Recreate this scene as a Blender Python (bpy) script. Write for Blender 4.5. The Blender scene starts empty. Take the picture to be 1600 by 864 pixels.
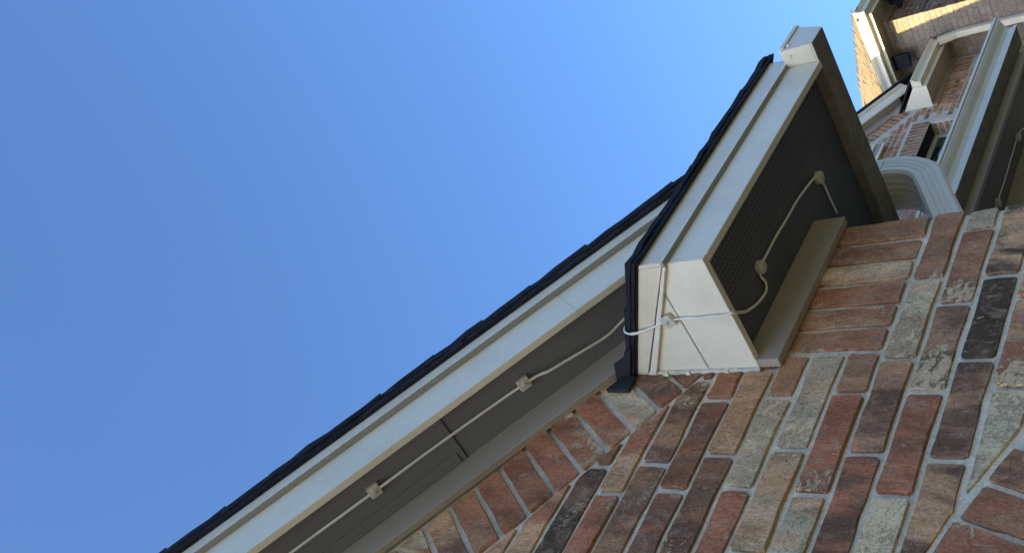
import bpy, bmesh, math, random
from mathutils import Vector, Matrix

random.seed(7)
SC = bpy.context.scene
COL = SC.collection
S = 1.3            # metres per construction unit (the wall stands 1.3 m from the lens)
CAMZ = 1.6         # lens height above the ground

# ------------------------------------------------------------------ camera
cam = bpy.data.cameras.new('camera')
camo = bpy.data.objects.new('camera', cam)
COL.objects.link(camo)
R0 = (0.48211924, 0.48210246, -0.73153145)     # image right
R1 = (-0.62999734, 0.77101798, 0.09292263)     # image down
R2 = (0.60882213, 0.41606308, 0.67544587)      # forward
m = Matrix(((R0[0], -R1[0], -R2[0], 0), (R0[1], -R1[1], -R2[1], 0), (R0[2], -R1[2], -R2[2], CAMZ), (0, 0, 0, 1)))
camo.matrix_world = m
cam.sensor_width = 36.0
cam.lens = 1553.7 / 1600 * 36.0
cam.clip_start = 0.05
cam.clip_end = 2000
SC.camera = camo

# ------------------------------------------------------------------ light
SUN = Vector((-1.0, 0.15, 0.36)).normalized()     # towards the sun
elev = math.asin(SUN.z)
rot = math.atan2(SUN.x, SUN.y)
W = bpy.data.worlds.new('World')
SC.world = W
W.use_nodes = True
wn = W.node_tree.nodes
bg = wn['Background']
sky = wn.new('ShaderNodeTexSky')
sky.sky_type = 'NISHITA'
sky.sun_disc = False
sky.sun_elevation = elev
sky.sun_rotation = rot
sky.altitude = 100
sky.air_density = 1.0
sky.dust_density = 4.0
sky.ozone_density = 7.0
W.node_tree.links.new(sky.outputs[0], bg.inputs[0])
bg.inputs[1].default_value = 0.12
sl = bpy.data.lights.new('sun', 'SUN')
sl.energy = 4.4
sl.angle = math.radians(0.5)
sl.color = (1.0, 0.79, 0.40)
so = bpy.data.objects.new('sun', sl)
COL.objects.link(so)
so.location = (-30, 4, 20)
so.rotation_euler = (-SUN).to_track_quat('-Z', 'Y').to_euler()
SC.view_settings.view_transform = 'Standard'
SC.view_settings.look = 'None'
SC.view_settings.gamma = 1.0
SC.view_settings.exposure = 1.83

# ------------------------------------------------------------------ materials
def newmat(name):
    m = bpy.data.materials.new(name)
    m.use_nodes = True
    return m, m.node_tree.nodes, m.node_tree.links, m.node_tree.nodes['Principled BSDF']

class NT:
    """small helper to write node graphs"""
    def __init__(self, mat):
        self.n = mat.node_tree.nodes; self.l = mat.node_tree.links
    def put(self, sock, v):
        if hasattr(v, 'is_linked') or isinstance(v, bpy.types.NodeSocket): self.l.new(v, sock)
        else: sock.default_value = v
    def noise(self, vec, scale, detail=4, rough=.55, dist=0.0):
        t = self.n.new('ShaderNodeTexNoise'); self.put(t.inputs['Vector'], vec)
        t.inputs['Scale'].default_value = scale; t.inputs['Detail'].default_value = detail
        t.inputs['Roughness'].default_value = rough; t.inputs['Distortion'].default_value = dist
        return t.outputs['Fac']
    def voro(self, vec, scale):
        t = self.n.new('ShaderNodeTexVoronoi'); self.put(t.inputs['Vector'], vec); t.inputs['Scale'].default_value = scale
        return t.outputs['Distance']
    def math(self, op, a, b=0.0, c=None, clamp=False):
        t = self.n.new('ShaderNodeMath'); t.operation = op; t.use_clamp = clamp
        self.put(t.inputs[0], a); self.put(t.inputs[1], b)
        if c is not None: self.put(t.inputs[2], c)
        return t.outputs[0]
    def ramp(self, fac, lo, hi):
        t = self.n.new('ShaderNodeMapRange'); t.interpolation_type = 'SMOOTHSTEP'
        self.put(t.inputs[0], fac); self.put(t.inputs[1], lo); self.put(t.inputs[2], hi)
        return t.outputs[0]
    def remap(self, fac, a, b, c, d):
        t = self.n.new('ShaderNodeMapRange')
        for i, v in enumerate((fac, a, b, c, d)): self.put(t.inputs[i], v)
        return t.outputs[0]
    def mix(self, fac, a, b, mode='MIX'):
        t = self.n.new('ShaderNodeMix'); t.data_type = 'RGBA'; t.blend_type = mode
        self.put(t.inputs[0], fac); self.put(t.inputs[6], a); self.put(t.inputs[7], b)
        return t.outputs[2]
    def vmul(self, vec, xyz):
        t = self.n.new('ShaderNodeVectorMath'); t.operation = 'MULTIPLY'
        self.put(t.inputs[0], vec); t.inputs[1].default_value = xyz
        return t.outputs[0]
    def vadd(self, vec, b):
        t = self.n.new('ShaderNodeVectorMath'); t.operation = 'ADD'
        self.put(t.inputs[0], vec); self.put(t.inputs[1], b)
        return t.outputs[0]
    def scalev(self, col, f):
        t = self.n.new('ShaderNodeVectorMath'); t.operation = 'SCALE'
        self.put(t.inputs[0], col[:3] if isinstance(col, tuple) else col); self.put(t.inputs[3], f)
        return t.outputs[0]
    def bump(self, h, strength, dist, normal=None):
        t = self.n.new('ShaderNodeBump'); self.put(t.inputs['Height'], h)
        t.inputs['Strength'].default_value = strength; t.inputs['Distance'].default_value = dist
        if normal is not None: self.put(t.inputs['Normal'], normal)
        return t.outputs[0]
    def obj(self):
        return self.n.new('ShaderNodeTexCoord').outputs['Object']
    def gen(self):
        return self.n.new('ShaderNodeTexCoord').outputs['Generated']

def rgba(c): return (c[0], c[1], c[2], 1.0)

def mat_brick(name, near=True):
    m, n, l, b = newmat(name)
    g = NT(m)
    oi = n.new('ShaderNodeObjectInfo')
    rnd = oi.outputs['Random']
    off = g.n.new('ShaderNodeCombineXYZ')
    g.put(off.inputs[0], g.math('MULTIPLY', rnd, 37.0)); g.put(off.inputs[1], g.math('MULTIPLY', rnd, 11.0)); g.put(off.inputs[2], g.math('MULTIPLY', rnd, 23.0))
    oc = g.obj()
    p = g.vadd(oc, off.outputs[0])
    A = oi.outputs['Color']
    tb = n.new('ShaderNodeAttribute'); tb.attribute_type = 'OBJECT'; tb.attribute_name = 'tint_b'
    pa = n.new('ShaderNodeAttribute'); pa.attribute_type = 'OBJECT'; pa.attribute_name = 'pale'
    Bc = tb.outputs['Color']; pale = pa.outputs['Fac']
    # long soft flashes of the second colour with ragged borders
    lo = g.noise(g.vmul(p, (1.0, 1, .35)), 13, 6, .56, .7)
    col = g.mix(g.ramp(lo, .41, .60), A, Bc)
    lo2 = g.noise(g.vmul(p, (1.2, 1, .4)), 15, 5, .55, .5)
    col = g.scalev(col, g.remap(lo2, .36, .64, .74, 1.22))
    # dusty grey-tan bloom and dark fire marks
    blo = g.noise(g.vmul(p, (1.1, 1, .75)), 31, 8, .7, .8)
    col = g.mix(g.math('MULTIPLY', g.ramp(blo, .50, .70), .55), col, rgba((.56, .39, .29)))
    mid = g.noise(p, 44, 8, .72, 1.0)
    col = g.mix(g.math('MULTIPLY', g.ramp(mid, .55, .74), .45), col, g.scalev(Bc, .42))
    fine = g.noise(g.vmul(p, (1.5, 1, .75)), 170, 7, .8, .5)
    col = g.scalev(col, g.remap(fine, .36, .64, .66, 1.34))
    grit = g.noise(p, 620, 3, .8)
    col = g.scalev(col, g.remap(grit, .36, .64, .82, 1.18))
    # cross-wise drag marks from the cutter
    drag = g.noise(g.vmul(p, (1.0, 1, .2)), 210, 4, .65, .5)
    col = g.scalev(col, g.remap(drag, .34, .66, .90, 1.10))
    # pale lime smears in clusters, stronger on some bricks
    clu = g.noise(p, 10, 3, .6)
    sm = g.noise(g.vmul(p, (.8, 1, 1.0)), 40, 9, .74, 1.6)
    sm = g.math('ADD', g.math('MULTIPLY', sm, .62), g.math('MULTIPLY', clu, .38))
    le = n.new('ShaderNodeAttribute'); le.attribute_type = 'OBJECT'; le.attribute_name = 'lime_end'
    ox = n.new('ShaderNodeSeparateXYZ'); g.put(ox.inputs[0], oc)
    endw = g.math('MULTIPLY', g.math('MULTIPLY', ox.outputs[0], 8.5), le.outputs['Fac'])
    endw = g.math('MINIMUM', g.math('MAXIMUM', endw, -.35), 1.0)
    thr = g.math('SUBTRACT', g.remap(pale, 0, 1, .655, .43), g.math('MULTIPLY', endw, .105))
    smear = g.ramp(sm, thr, g.math('ADD', thr, .055))
    cr = g.noise(g.vmul(p, (1.2, 1, .7)), 30, 4, .6, 2.6)
    vein = g.math('SUBTRACT', 1.0, g.ramp(g.math('ABSOLUTE', g.math('SUBTRACT', cr, .5)), .006, .030))
    vm = g.noise(p, 19, 3)
    vein = g.math('MULTIPLY', vein, g.ramp(vm, g.remap(pale, 0, 1, .64, .47), g.remap(pale, 0, 1, .72, .56)))
    cream = g.mix(g.ramp(fine, .35, .65), rgba((.70, .51, .31)), rgba((.94, .77, .50)))
    col = g.mix(g.math('MULTIPLY', smear, .74), col, cream)
    col = g.mix(g.math('MULTIPLY', vein, .72), col, cream)
    # pits
    pv = g.voro(p, 240)
    pm = g.noise(p, 60, 3)
    pit = g.math('MULTIPLY', g.math('SUBTRACT', 1.0, g.ramp(pv, .14, .30)), g.ramp(pm, .53, .60))
    col = g.mix(g.math('MULTIPLY', pit, .8), col, rgba((.04, .028, .025)))
    # mortar film at the arrises
    ge = n.new('ShaderNodeSeparateXYZ'); g.put(ge.inputs[0], g.gen())
    def edge(c, k):
        return g.math('MULTIPLY', g.math('MINIMUM', c, g.math('SUBTRACT', 1.0, c)), k)
    ed = g.math('MINIMUM', edge(ge.outputs[0], .245), edge(ge.outputs[2], .062))
    en = g.noise(p, 70, 5, .65)
    film = g.math('SUBTRACT', 1.0, g.ramp(ed, 0.0005, g.remap(en, .35, .7, .0012, .0085)))
    col = g.mix(g.math('MULTIPLY', film, .42), col, rgba((.36, .34, .30)))
    g.put(b.inputs['Base Color'], col)
    b.inputs['Roughness'].default_value = .9
    b.inputs['Specular IOR Level'].default_value = .25
    h = g.math('ADD', g.math('MULTIPLY', fine, .45), g.math('MULTIPLY', drag, .3))
    h = g.math('ADD', h, g.math('MULTIPLY', mid, .9))
    h = g.math('ADD', h, g.math('MULTIPLY', g.math('ADD', smear, vein), .35))
    h = g.math('SUBTRACT', h, g.math('MULTIPLY', pit, .9))
    bn = g.bump(h, 1.0, .0055)
    g.put(b.inputs['Normal'], bn)
    return m

def mat_mortar(name, base=(.72, .64, .50)):
    m, n, l, b = newmat(name); g = NT(m); p = g.obj()
    a = g.noise(p, 9, 4); f = g.noise(p, 420, 4, .75); c = g.noise(p, 60, 5, .7)
    col = g.mix(g.ramp(a, .35, .65), rgba(base), rgba(tuple(v * 1.18 for v in base)))
    col = g.scalev(col, g.remap(f, .3, .7, .68, 1.3))
    col = g.scalev(col, g.remap(c, .3, .7, .8, 1.15))
    g.put(b.inputs['Base Color'], col); b.inputs['Roughness'].default_value = .95
    b.inputs['Specular IOR Level'].default_value = .15
    h = g.math('ADD', g.math('MULTIPLY', f, .5), g.math('MULTIPLY', c, 1.0))
    g.put(b.inputs['Normal'], g.bump(h, .8, .004))
    return m

def mat_paint(name, base, rough=.5, dirt=.25, grain=0.0, grain_axis=(1, 1, 1), speck=.35):
    m, n, l, b = newmat(name); g = NT(m); p = g.obj()
    a = g.noise(p, 5, 5, .6, .4); f = g.noise(p, 130, 5, .7)
    st = g.noise(g.vmul(p, (3, 3, 22)), 6, 5, .65)
    col = g.mix(g.math('MULTIPLY', g.ramp(a, .42, .75), dirt), rgba(base), rgba((base[0] * .72, base[1] * .69, base[2] * .62)))
    col = g.mix(g.math('MULTIPLY', g.ramp(st, .56, .80), dirt * .7), col, rgba((base[0] * .6, base[1] * .58, base[2] * .52)))
    col = g.scalev(col, g.remap(f, .3, .7, .95, 1.05))
    sp = g.voro(p, 95); sn = g.noise(p, 21, 2)
    spot = g.math('MULTIPLY', g.math('SUBTRACT', 1.0, g.ramp(sp, .03, .09)), g.ramp(sn, .64, .70))
    col = g.mix(g.math('MULTIPLY', spot, speck), col, rgba((.10, .085, .07)))
    g.put(b.inputs['Base Color'], col); 
    g.put(b.inputs['Roughness'], g.remap(f, .3, .7, rough - .08, rough + .12))
    h = g.math('ADD', g.math('MULTIPLY', f, .25), g.math('MULTIPLY', a, 1.2))
    if grain:
        gr = g.noise(g.vmul(p, grain_axis), 14, 6, .7, .3)
        h = g.math('ADD', h, g.math('MULTIPLY', gr, grain))
    g.put(b.inputs['Normal'], g.bump(h, .35, .003))
    return m

def mat_perf(name, base):
    """vented soffit: rows of punched holes in the band along the outer edge (local x along, y across)"""
    m, n, l, b = newmat(name); g = NT(m); p = g.obj()
    a = g.noise(p, 7, 5, .6)
    col = g.mix(g.ramp(a, .4, .7), rgba(base), rgba(tuple(v * .78 for v in base)))
    s = n.new('ShaderNodeSeparateXYZ'); g.put(s.inputs[0], p)
    def cell(c, pitch):
        q = g.math('FRACT', g.math('DIVIDE', c, pitch)); q = g.math('SUBTRACT', q, .5)
        return g.math('MULTIPLY', q, pitch)
    px, py = .0138, .0138
    cx, cy = cell(s.outputs[0], px), cell(s.outputs[1], py)
    d = g.math('SQRT', g.math('ADD', g.math('MULTIPLY', cx, cx), g.math('MULTIPLY', cy, cy)))
    hole = g.math('SUBTRACT', 1.0, g.ramp(d, .0021, .0032))
    band = g.math('MULTIPLY', g.math('GREATER_THAN', s.outputs[1], .0138), g.math('LESS_THAN', s.outputs[1], .138))
    hole = g.math('MULTIPLY', hole, band)
    col = g.mix(hole, col, rgba((.004, .004, .004)))
    g.put(b.inputs['Base Color'], col); b.inputs['Roughness'].default_value = .6
    g.put(b.inputs['Normal'], g.bump(g.math('SUBTRACT', g.math('MULTIPLY', a, .3), hole), .8, .002))
    return m

def mat_shingle(name, base, var=.25):
    m, n, l, b = newmat(name); g = NT(m); p = g.obj()
    oi = n.new('ShaderNodeObjectInfo')
    f = g.noise(p, 330, 4, .8); a = g.noise(p, 30, 4)
    col = g.scalev(rgba(base), g.remap(f, .25, .75, .35, 1.7))
    col = g.scalev(col, g.remap(a, .3, .7, .8, 1.2))
    col = g.scalev(col, g.remap(oi.outputs['Random'], 0, 1, 1 - var, 1 + var))
    g.put(b.inputs['Base Color'], col); b.inputs['Roughness'].default_value = .92
    b.inputs['Specular IOR Level'].default_value = .2
    g.put(b.inputs['Normal'], g.bump(f, .9, .004))
    return m

def mat_plain(name, base, rough=.5, metallic=0.0, bump=.0, var=.12, spec=.5):
    m, n, l, b = newmat(name); g = NT(m); p = g.obj()
    a = g.noise(p, 24, 5, .65); f = g.noise(p, 260, 3, .7)
    col = g.scalev(rgba(base), g.remap(a, .3, .7, 1 - var, 1 + var))
    g.put(b.inputs['Base Color'], col)
    g.put(b.inputs['Roughness'], g.remap(f, .3, .7, max(.05, rough - .1), min(1, rough + .1)))
    b.inputs['Metallic'].default_value = metallic
    b.inputs['Specular IOR Level'].default_value = spec
    if bump: g.put(b.inputs['Normal'], g.bump(g.math('ADD', f, g.math('MULTIPLY', a, 2)), bump, .002))
    return m

M = {}
M['brick'] = mat_brick('tumbled_brick')
M['mortar'] = mat_mortar('mortar_grey')
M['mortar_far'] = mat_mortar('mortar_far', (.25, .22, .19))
M['mortar_rear'] = mat_mortar('mortar_rear', (.58, .53, .46))
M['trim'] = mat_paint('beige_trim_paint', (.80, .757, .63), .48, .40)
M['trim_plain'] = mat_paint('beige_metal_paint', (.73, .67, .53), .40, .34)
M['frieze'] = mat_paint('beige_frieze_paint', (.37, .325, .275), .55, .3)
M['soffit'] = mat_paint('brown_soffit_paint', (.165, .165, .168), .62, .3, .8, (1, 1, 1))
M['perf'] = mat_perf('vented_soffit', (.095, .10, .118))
M['lip'] = mat_paint('trim_underside_shade', (.29, .275, .245), .6, .3)  # trim colour darkened: underside shade put into the paint; also on screw heads
M['shingle_edge'] = mat_shingle('asphalt_dark', (.022, .024, .032), .3)
M['shingle_tan'] = mat_shingle('asphalt_tan', (.19, .152, .10), .16)
M['flash'] = mat_plain('slate_flashing', (.034, .037, .045), .45, .4, .2)
M['cord'] = mat_plain('white_cord', (.76, .75, .71), .45)
M['lamp_body'] = mat_plain('light_body', (.56, .54, .46), .38)
M['lens'] = mat_plain('light_lens', (.42, .41, .36), .12, 0, 0, .2)
M['caulk'] = mat_plain('caulk', (.58, .56, .49), .7, 0, .8, .25)
M['gutter_dark'] = mat_plain('shaded_gutter_underside', (.20, .18, .15), .7, 0, .4, .3)  # shade of the gutter undersides put into a dark colour
M['gap'] = mat_plain('dark_gap', (.03, .027, .024), .9)
M['black'] = mat_plain('plain_black', (.010, .011, .016), .75, 0, 0, .12, .2)
M['win'] = mat_paint('window_frame_paint', (.55, .52, .44), .4, .15)
gm, gn, gl_, gb = newmat('window_glass')
gb.inputs['Base Color'].default_value = (.03, .045, .05, 1); gb.inputs['Roughness'].default_value = .04
gb.inputs['Specular IOR Level'].default_value = .9
_g = NT(gm); _p = _g.obj()
_w = _g.noise(_g.vmul(_p, (.6, 1, 5)), 5, 2)
_g.put(gb.inputs['Base Color'], _g.mix(_g.ramp(_w, .48, .56), rgba((.012, .02, .02)), rgba((.06, .085, .075))))
M['glass'] = gm
grm, grn, grl, grb = newmat('lawn')
_g = NT(grm); _p = _g.obj()
_g.put(grb.inputs['Base Color'], _g.mix(_g.noise(_p, 1.3, 6), rgba((.055, .06, .032)), rgba((.085, .085, .05))))
grb.inputs['Roughness'].default_value = .95
M['lawn'] = grm

# ------------------------------------------------------------------ builders
WL = {}    # world location of every object that parents something

def vs(p): return Vector((p[0] * S, p[1] * S, p[2] * S + CAMZ))

def empty(name, p, label, cat, group=None):
    o = bpy.data.objects.new(name, None); COL.objects.link(o)
    o.empty_display_size = .2
    o.location = vs(p); WL[o] = vs(p)
    o['label'] = label; o['category'] = cat
    if group: o['group'] = group
    return o

def link(name, me, mat, parent, world, kind=None):
    if me.materials: pass
    elif mat: me.materials.append(mat)
    o = bpy.data.objects.new(name, me); COL.objects.link(o)
    WL[o] = world.copy()
    if parent is not None:
        o.parent = parent; o.location = world - WL[parent]
    else: o.location = world
    if kind: o['kind'] = kind
    return o

def solid(name, verts, faces, mat, parent, bevel=0.0, kind=None, smooth=False, origin=None, seg=1):
    """verts in construction units -> one mesh object, origin at its middle"""
    W_ = [vs(v) for v in verts]
    c = origin if origin is not None else sum(W_, Vector()) / len(W_)
    me = bpy.data.meshes.new(name)
    me.from_pydata([v - c for v in W_], [], faces)
    bm = bmesh.new(); bm.from_mesh(me)
    bmesh.ops.remove_doubles(bm, verts=bm.verts, dist=1e-6)
    bmesh.ops.recalc_face_normals(bm, faces=bm.faces)
    if bevel:
        es = [e for e in bm.edges if len(e.link_faces) == 2 and e.calc_face_angle(0) > .5]
        bmesh.ops.bevel(bm, geom=es, offset=bevel, segments=seg, affect='EDGES', profile=.6, clamp_overlap=True)
    bm.to_mesh(me); bm.free()
    if smooth:
        for f in me.polygons: f.use_smooth = True
    return link(name, me, mat, parent, c, kind)

def loft(name, A, B, mat, parent, bevel=0.0, **k):
    n = len(A)
    f = [tuple(range(n)), tuple(range(2 * n - 1, n - 1, -1))]
    f += [(i, (i + 1) % n, n + (i + 1) % n, n + i) for i in range(n)]
    return solid(name, list(A) + list(B), f, mat, parent, bevel, **k)

def extr(name, poly, vec, mat, parent, bevel=0.0, **k):
    return loft(name, poly, [tuple(p[i] + vec[i] for i in range(3)) for p in poly], mat, parent, bevel, **k)

def box(name, x0, x1, y0, y1, z0, z1, mat, parent, bevel=0.0, **k):
    return extr(name, [(x0, y0, z0), (x1, y0, z0), (x1, y0, z1), (x0, y0, z1)], (0, y1 - y0, 0), mat, parent, bevel, **k)

def tube(name, pts, r, mat, parent, n=8, flat=1.0, nrm=None):
    """swept round or flat cord along points given in construction units"""
    P = [Vector(p) for p in pts]
    # Catmull-Rom refinement
    Q = []
    for i in range(len(P) - 1):
        p0 = P[max(i - 1, 0)]; p1 = P[i]; p2 = P[i + 1]; p3 = P[min(i + 2, len(P) - 1)]
        for k in range(5):
            t = k / 5
            Q.append(.5 * ((2 * p1) + (p2 - p0) * t + (2 * p0 - 5 * p1 + 4 * p2 - p3) * t * t + (3 * p1 - p0 - 3 * p2 + p3) * t ** 3))
    Q.append(P[-1])
    verts = []; faces = []
    side = Vector(nrm) if nrm else Vector((0, 0, 1))
    for i, q in enumerate(Q):
        d = (Q[min(i + 1, len(Q) - 1)] - Q[max(i - 1, 0)]).normalized()
        a = d.cross(side)
        if a.length < 1e-3: a = d.cross(Vector((1, 0, 0)))
        a.normalize(); b = a.cross(d).normalized(); 
        for k in range(n):
            t = 2 * math.pi * k / n
            verts.append(q + a * (math.cos(t) * r) + b * (math.sin(t) * r * flat))
    m_ = len(Q)
    for i in range(m_ - 1):
        for k in range(n):
            faces.append((i * n + k, i * n + (k + 1) % n, (i + 1) * n + (k + 1) % n, (i + 1) * n + k))
    faces.append(tuple(range(n))); faces.append(tuple(range((m_ - 1) * n, m_ * n)))
    return solid(name, verts, faces, mat, parent, smooth=True)

# brick palette (surface colours)
PAL = dict(R=(0.498, 0.196, 0.104), r=(0.350, 0.151, 0.081), P=(0.720, 0.418, 0.224), W=(0.660, 0.463, 0.284), Y=(0.800, 0.673, 0.414),
           K=(0.105, 0.072, 0.045), D=(0.228, 0.123, 0.076), B=(0.443, 0.221, 0.118), O=(0.531, 0.269, 0.146), G=(0.660, 0.536, 0.342), M=(0.481, 0.257, 0.148))

def paint_brick(o, code, pale=None, lime=None):
    a, b = PAL[code[0]], PAL[code[1]]
    v = random.uniform(.88, 1.12)
    o.color = (a[0] * v, a[1] * v, a[2] * v, 1)
    o['tint_b'] = [b[0], b[1], b[2]]
    o['lime_end'] = float(lime if lime is not None else random.choice((0, 0, 0, .5, -.5, .9, -.9)))
    o['pale'] = float(pale if pale is not None else random.choice((.1, .2, .3, .45)))

def clip(poly, px, pz, nx, nz):
    """keep the side of the line through (px,pz) that (nx,nz) points to"""
    out = []
    for i in range(len(poly)):
        a, b = poly[i], poly[(i + 1) % len(poly)]
        da = (a[0] - px) * nx + (a[1] - pz) * nz; db = (b[0] - px) * nx + (b[1] - pz) * nz
        if da >= 0: out.append(a)
        if (da >= 0) != (db >= 0):
            t = da / (da - db); out.append((a[0] + (b[0] - a[0]) * t, a[1] + (b[1] - a[1]) * t))
    return out

def area(p): return abs(sum(p[i][0] * p[(i + 1) % len(p)][1] - p[(i + 1) % len(p)][0] * p[i][1] for i in range(len(p)))) / 2

def face_brick(poly, parent, code, pale=None, y=1.0, lime=None):
    """one brick of the near wall from its outline on the wall (x,z): uneven edges, eased arrises, slight tilt"""
    if len(poly) < 3 or area(poly) < 2.2e-4: return None
    pts = []
    n = len(poly)
    for i in range(n):
        a, b = poly[i], poly[(i + 1) % n]
        L = math.hypot(b[0] - a[0], b[1] - a[1])
        if L < .004: continue
        k = 5 if L > .15 else (4 if L > .10 else (2 if L > .03 else 1))
        c = min(.0022 + random.uniform(0, .002), L * .2) / L
        ts = [c] + [(j + random.uniform(-.25, .25)) / k for j in range(1, k)] + [1 - c]
        for t in ts:
            j = .0009
            pts.append((a[0] + (b[0] - a[0]) * t + random.uniform(-j, j), a[1] + (b[1] - a[1]) * t + random.uniform(-j, j)))
    cx = sum(p[0] for p in pts) / len(pts); cz = sum(p[1] for p in pts) / len(pts)
    ti, tj = random.uniform(-.012, .012), random.uniform(-.04, .04)
    dy = random.uniform(-.0018, .0012)
    def yy(x, z): return y + dy + (x - cx) * ti + (z - cz) * tj
    def inset(p, d):
        vx, vz = p[0] - cx, p[1] - cz; L = math.hypot(vx, vz)
        f = max(.5, 1 - d / L); return (cx + vx * f, cz + vz * f)
    N = len(pts)
    v = []
    for p in pts:
        q = inset(p, random.uniform(.0012, .0040)); v.append((q[0], yy(*q), q[1]))
    for p in pts: v.append((p[0], y + .0095, p[1]))
    f = [tuple(range(N))]
    for i in range(N): f.append((i, (i + 1) % N, N + (i + 1) % N, N + i))
    o = solid('brick', v, f, M['brick'], parent)
    paint_brick(o, code, pale, lime)
    return o

# ------------------------------------------------------------------ ground
gv = 400
me = bpy.data.meshes.new('ground')
me.from_pydata([(-gv, -gv, 0), (gv, -gv, 0), (gv, gv, 0), (-gv, gv, 0)], [], [(0, 1, 2, 3)])
me.materials.append(M['lawn'])
go = bpy.data.objects.new('ground', me); COL.objects.link(go); go['kind'] = 'structure'
GZ = -CAMZ / S

# ================================================================== near gable wing
A33 = math.radians(33.2); CA, SA = math.cos(A33), math.sin(A33)
XR = -.75                                     # ridge
XC = 1.486                                    # right-hand corner of the wall
def rk(s, u, y): return (s * CA + u * SA, y, -s * SA + u * CA)
def s_at_x(x, u): return (x - u * SA) / CA
def mirror(p): return (2 * XR - p[0], p[1], p[2])
near = empty('house_wing', (XR, 1.0, GZ), 'near gable wing of red tumbled brick with beige rake board and boxed eave return', 'house')

# wall body (its face is the mortar)
def rakez(x, u): return (u - abs(x - XR) * SA - XR * SA) / CA if x >= XR else rakez(2 * XR - x, u)
XL = 2 * XR - XC
mo = .0052
wallpoly = [(XL, 1 + mo, GZ), (XC - mo, 1 + mo, GZ), (XC - mo, 1 + mo, .86), (XC - mo, 1 + mo, rakez(XC, 1.59)), (XR, 1 + mo, rakez(XR, 1.59)), (XL, 1 + mo, rakez(XL, 1.59))]
wall = extr('brick_wall', wallpoly, (0, .075, 0), M['mortar'], near)
sidew = box('side_wall', XC - mo - .075, XC - mo, 1.08, 3.0, GZ, .86, M['mortar_far'], near)

Js = [1.187, 1.1306, 1.0743, 1.0174, .9641, .9064, .8510, .7953, .7428, .6834, .6265, .5701, .5132, .4564, .3995, .343, .2865]
# per course (between Js[i] and Js[i+1]): head joints from the right, then brick codes and paleness
BR = [
 ([.92, .74, .56], ['MP', 'PB'], [.3, .2]),
 ([.86, .68, .48], ['RP', 'Br'], [.25, .2]),
 ([.99, .8794, .68, .48], ['DB', 'DK', 'PR'], [.1, .35, .2]),
 ([1.05, .823, .63, .43], ['RP', 'Rr', 'Br'], [.3, .35, .2]),
 ([1.11, 1.0812, .888, .693, .5], ['DB', 'BD', 'BD', 'RB'], [.2, .5, .45, .2]),
 ([1.118, 1.0324, .8365, .64, .44], ['RB', 'Dr', 'RD', 'PB'], [.2, .35, .15, .2]),
 ([1.13, 1.1006, .9112, .714, .515], ['DB', 'PO', 'BD', 'RB'], [.2, .3, .3, .2]),
 ([1.135, 1.0369, .8483, .655, .455], ['OB', 'WG', 'Rr', 'DB'], [.35, .48, .2, .2]),
 ([1.135, .9276, .735, .54], ['WG', 'PW', 'RD'], [.46, .35, .2]),
 ([1.135, 1.0431, .8451, .648, .45], ['BM', 'RR', 'GP', 'BR'], [.15, .38, .5, .2]),
 ([XC + .0045, 1.3071, 1.1161, .9229, .725, .53], ['MB', 'WG', 'DM', 'DR', 'RB'], [.45, .5, .12, .1, .2]),
 ([XC + .0045, 1.430, 1.239, 1.0452, .850, .652, .455], ['GG', 'rB', 'DM', 'rR', 'YY', 'BR'], [.75, .4, .62, .1, .85, .2]),
 ([XC + .0045, 1.3007, 1.1091, .9158, .72, .52], ['KP', 'KK', 'MD', 'PD', 'RB'], [.5, .38, .15, .3, .2]),
 ([XC + .0045, 1.436, 1.2395, 1.0487, .85, .65, .45], ['PG', 'PR', 'RP', 'YG', 'PD', 'BR'], [.4, .3, .45, .8, .35, .2]),
 ([XC + .0045, 1.29, 1.10, .91, .715, .52], ['RB', 'MP', 'DM', 'PR', 'BR'], [.3, .3, .2, .3, .2]),
 ([XC + .0045, 1.43, 1.235, 1.04, .845, .65, .45], ['PB', 'RP', 'WG', 'RB', 'DM', 'BR'], [.3, .2, .5, .2, .3, .2]),
]
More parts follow.
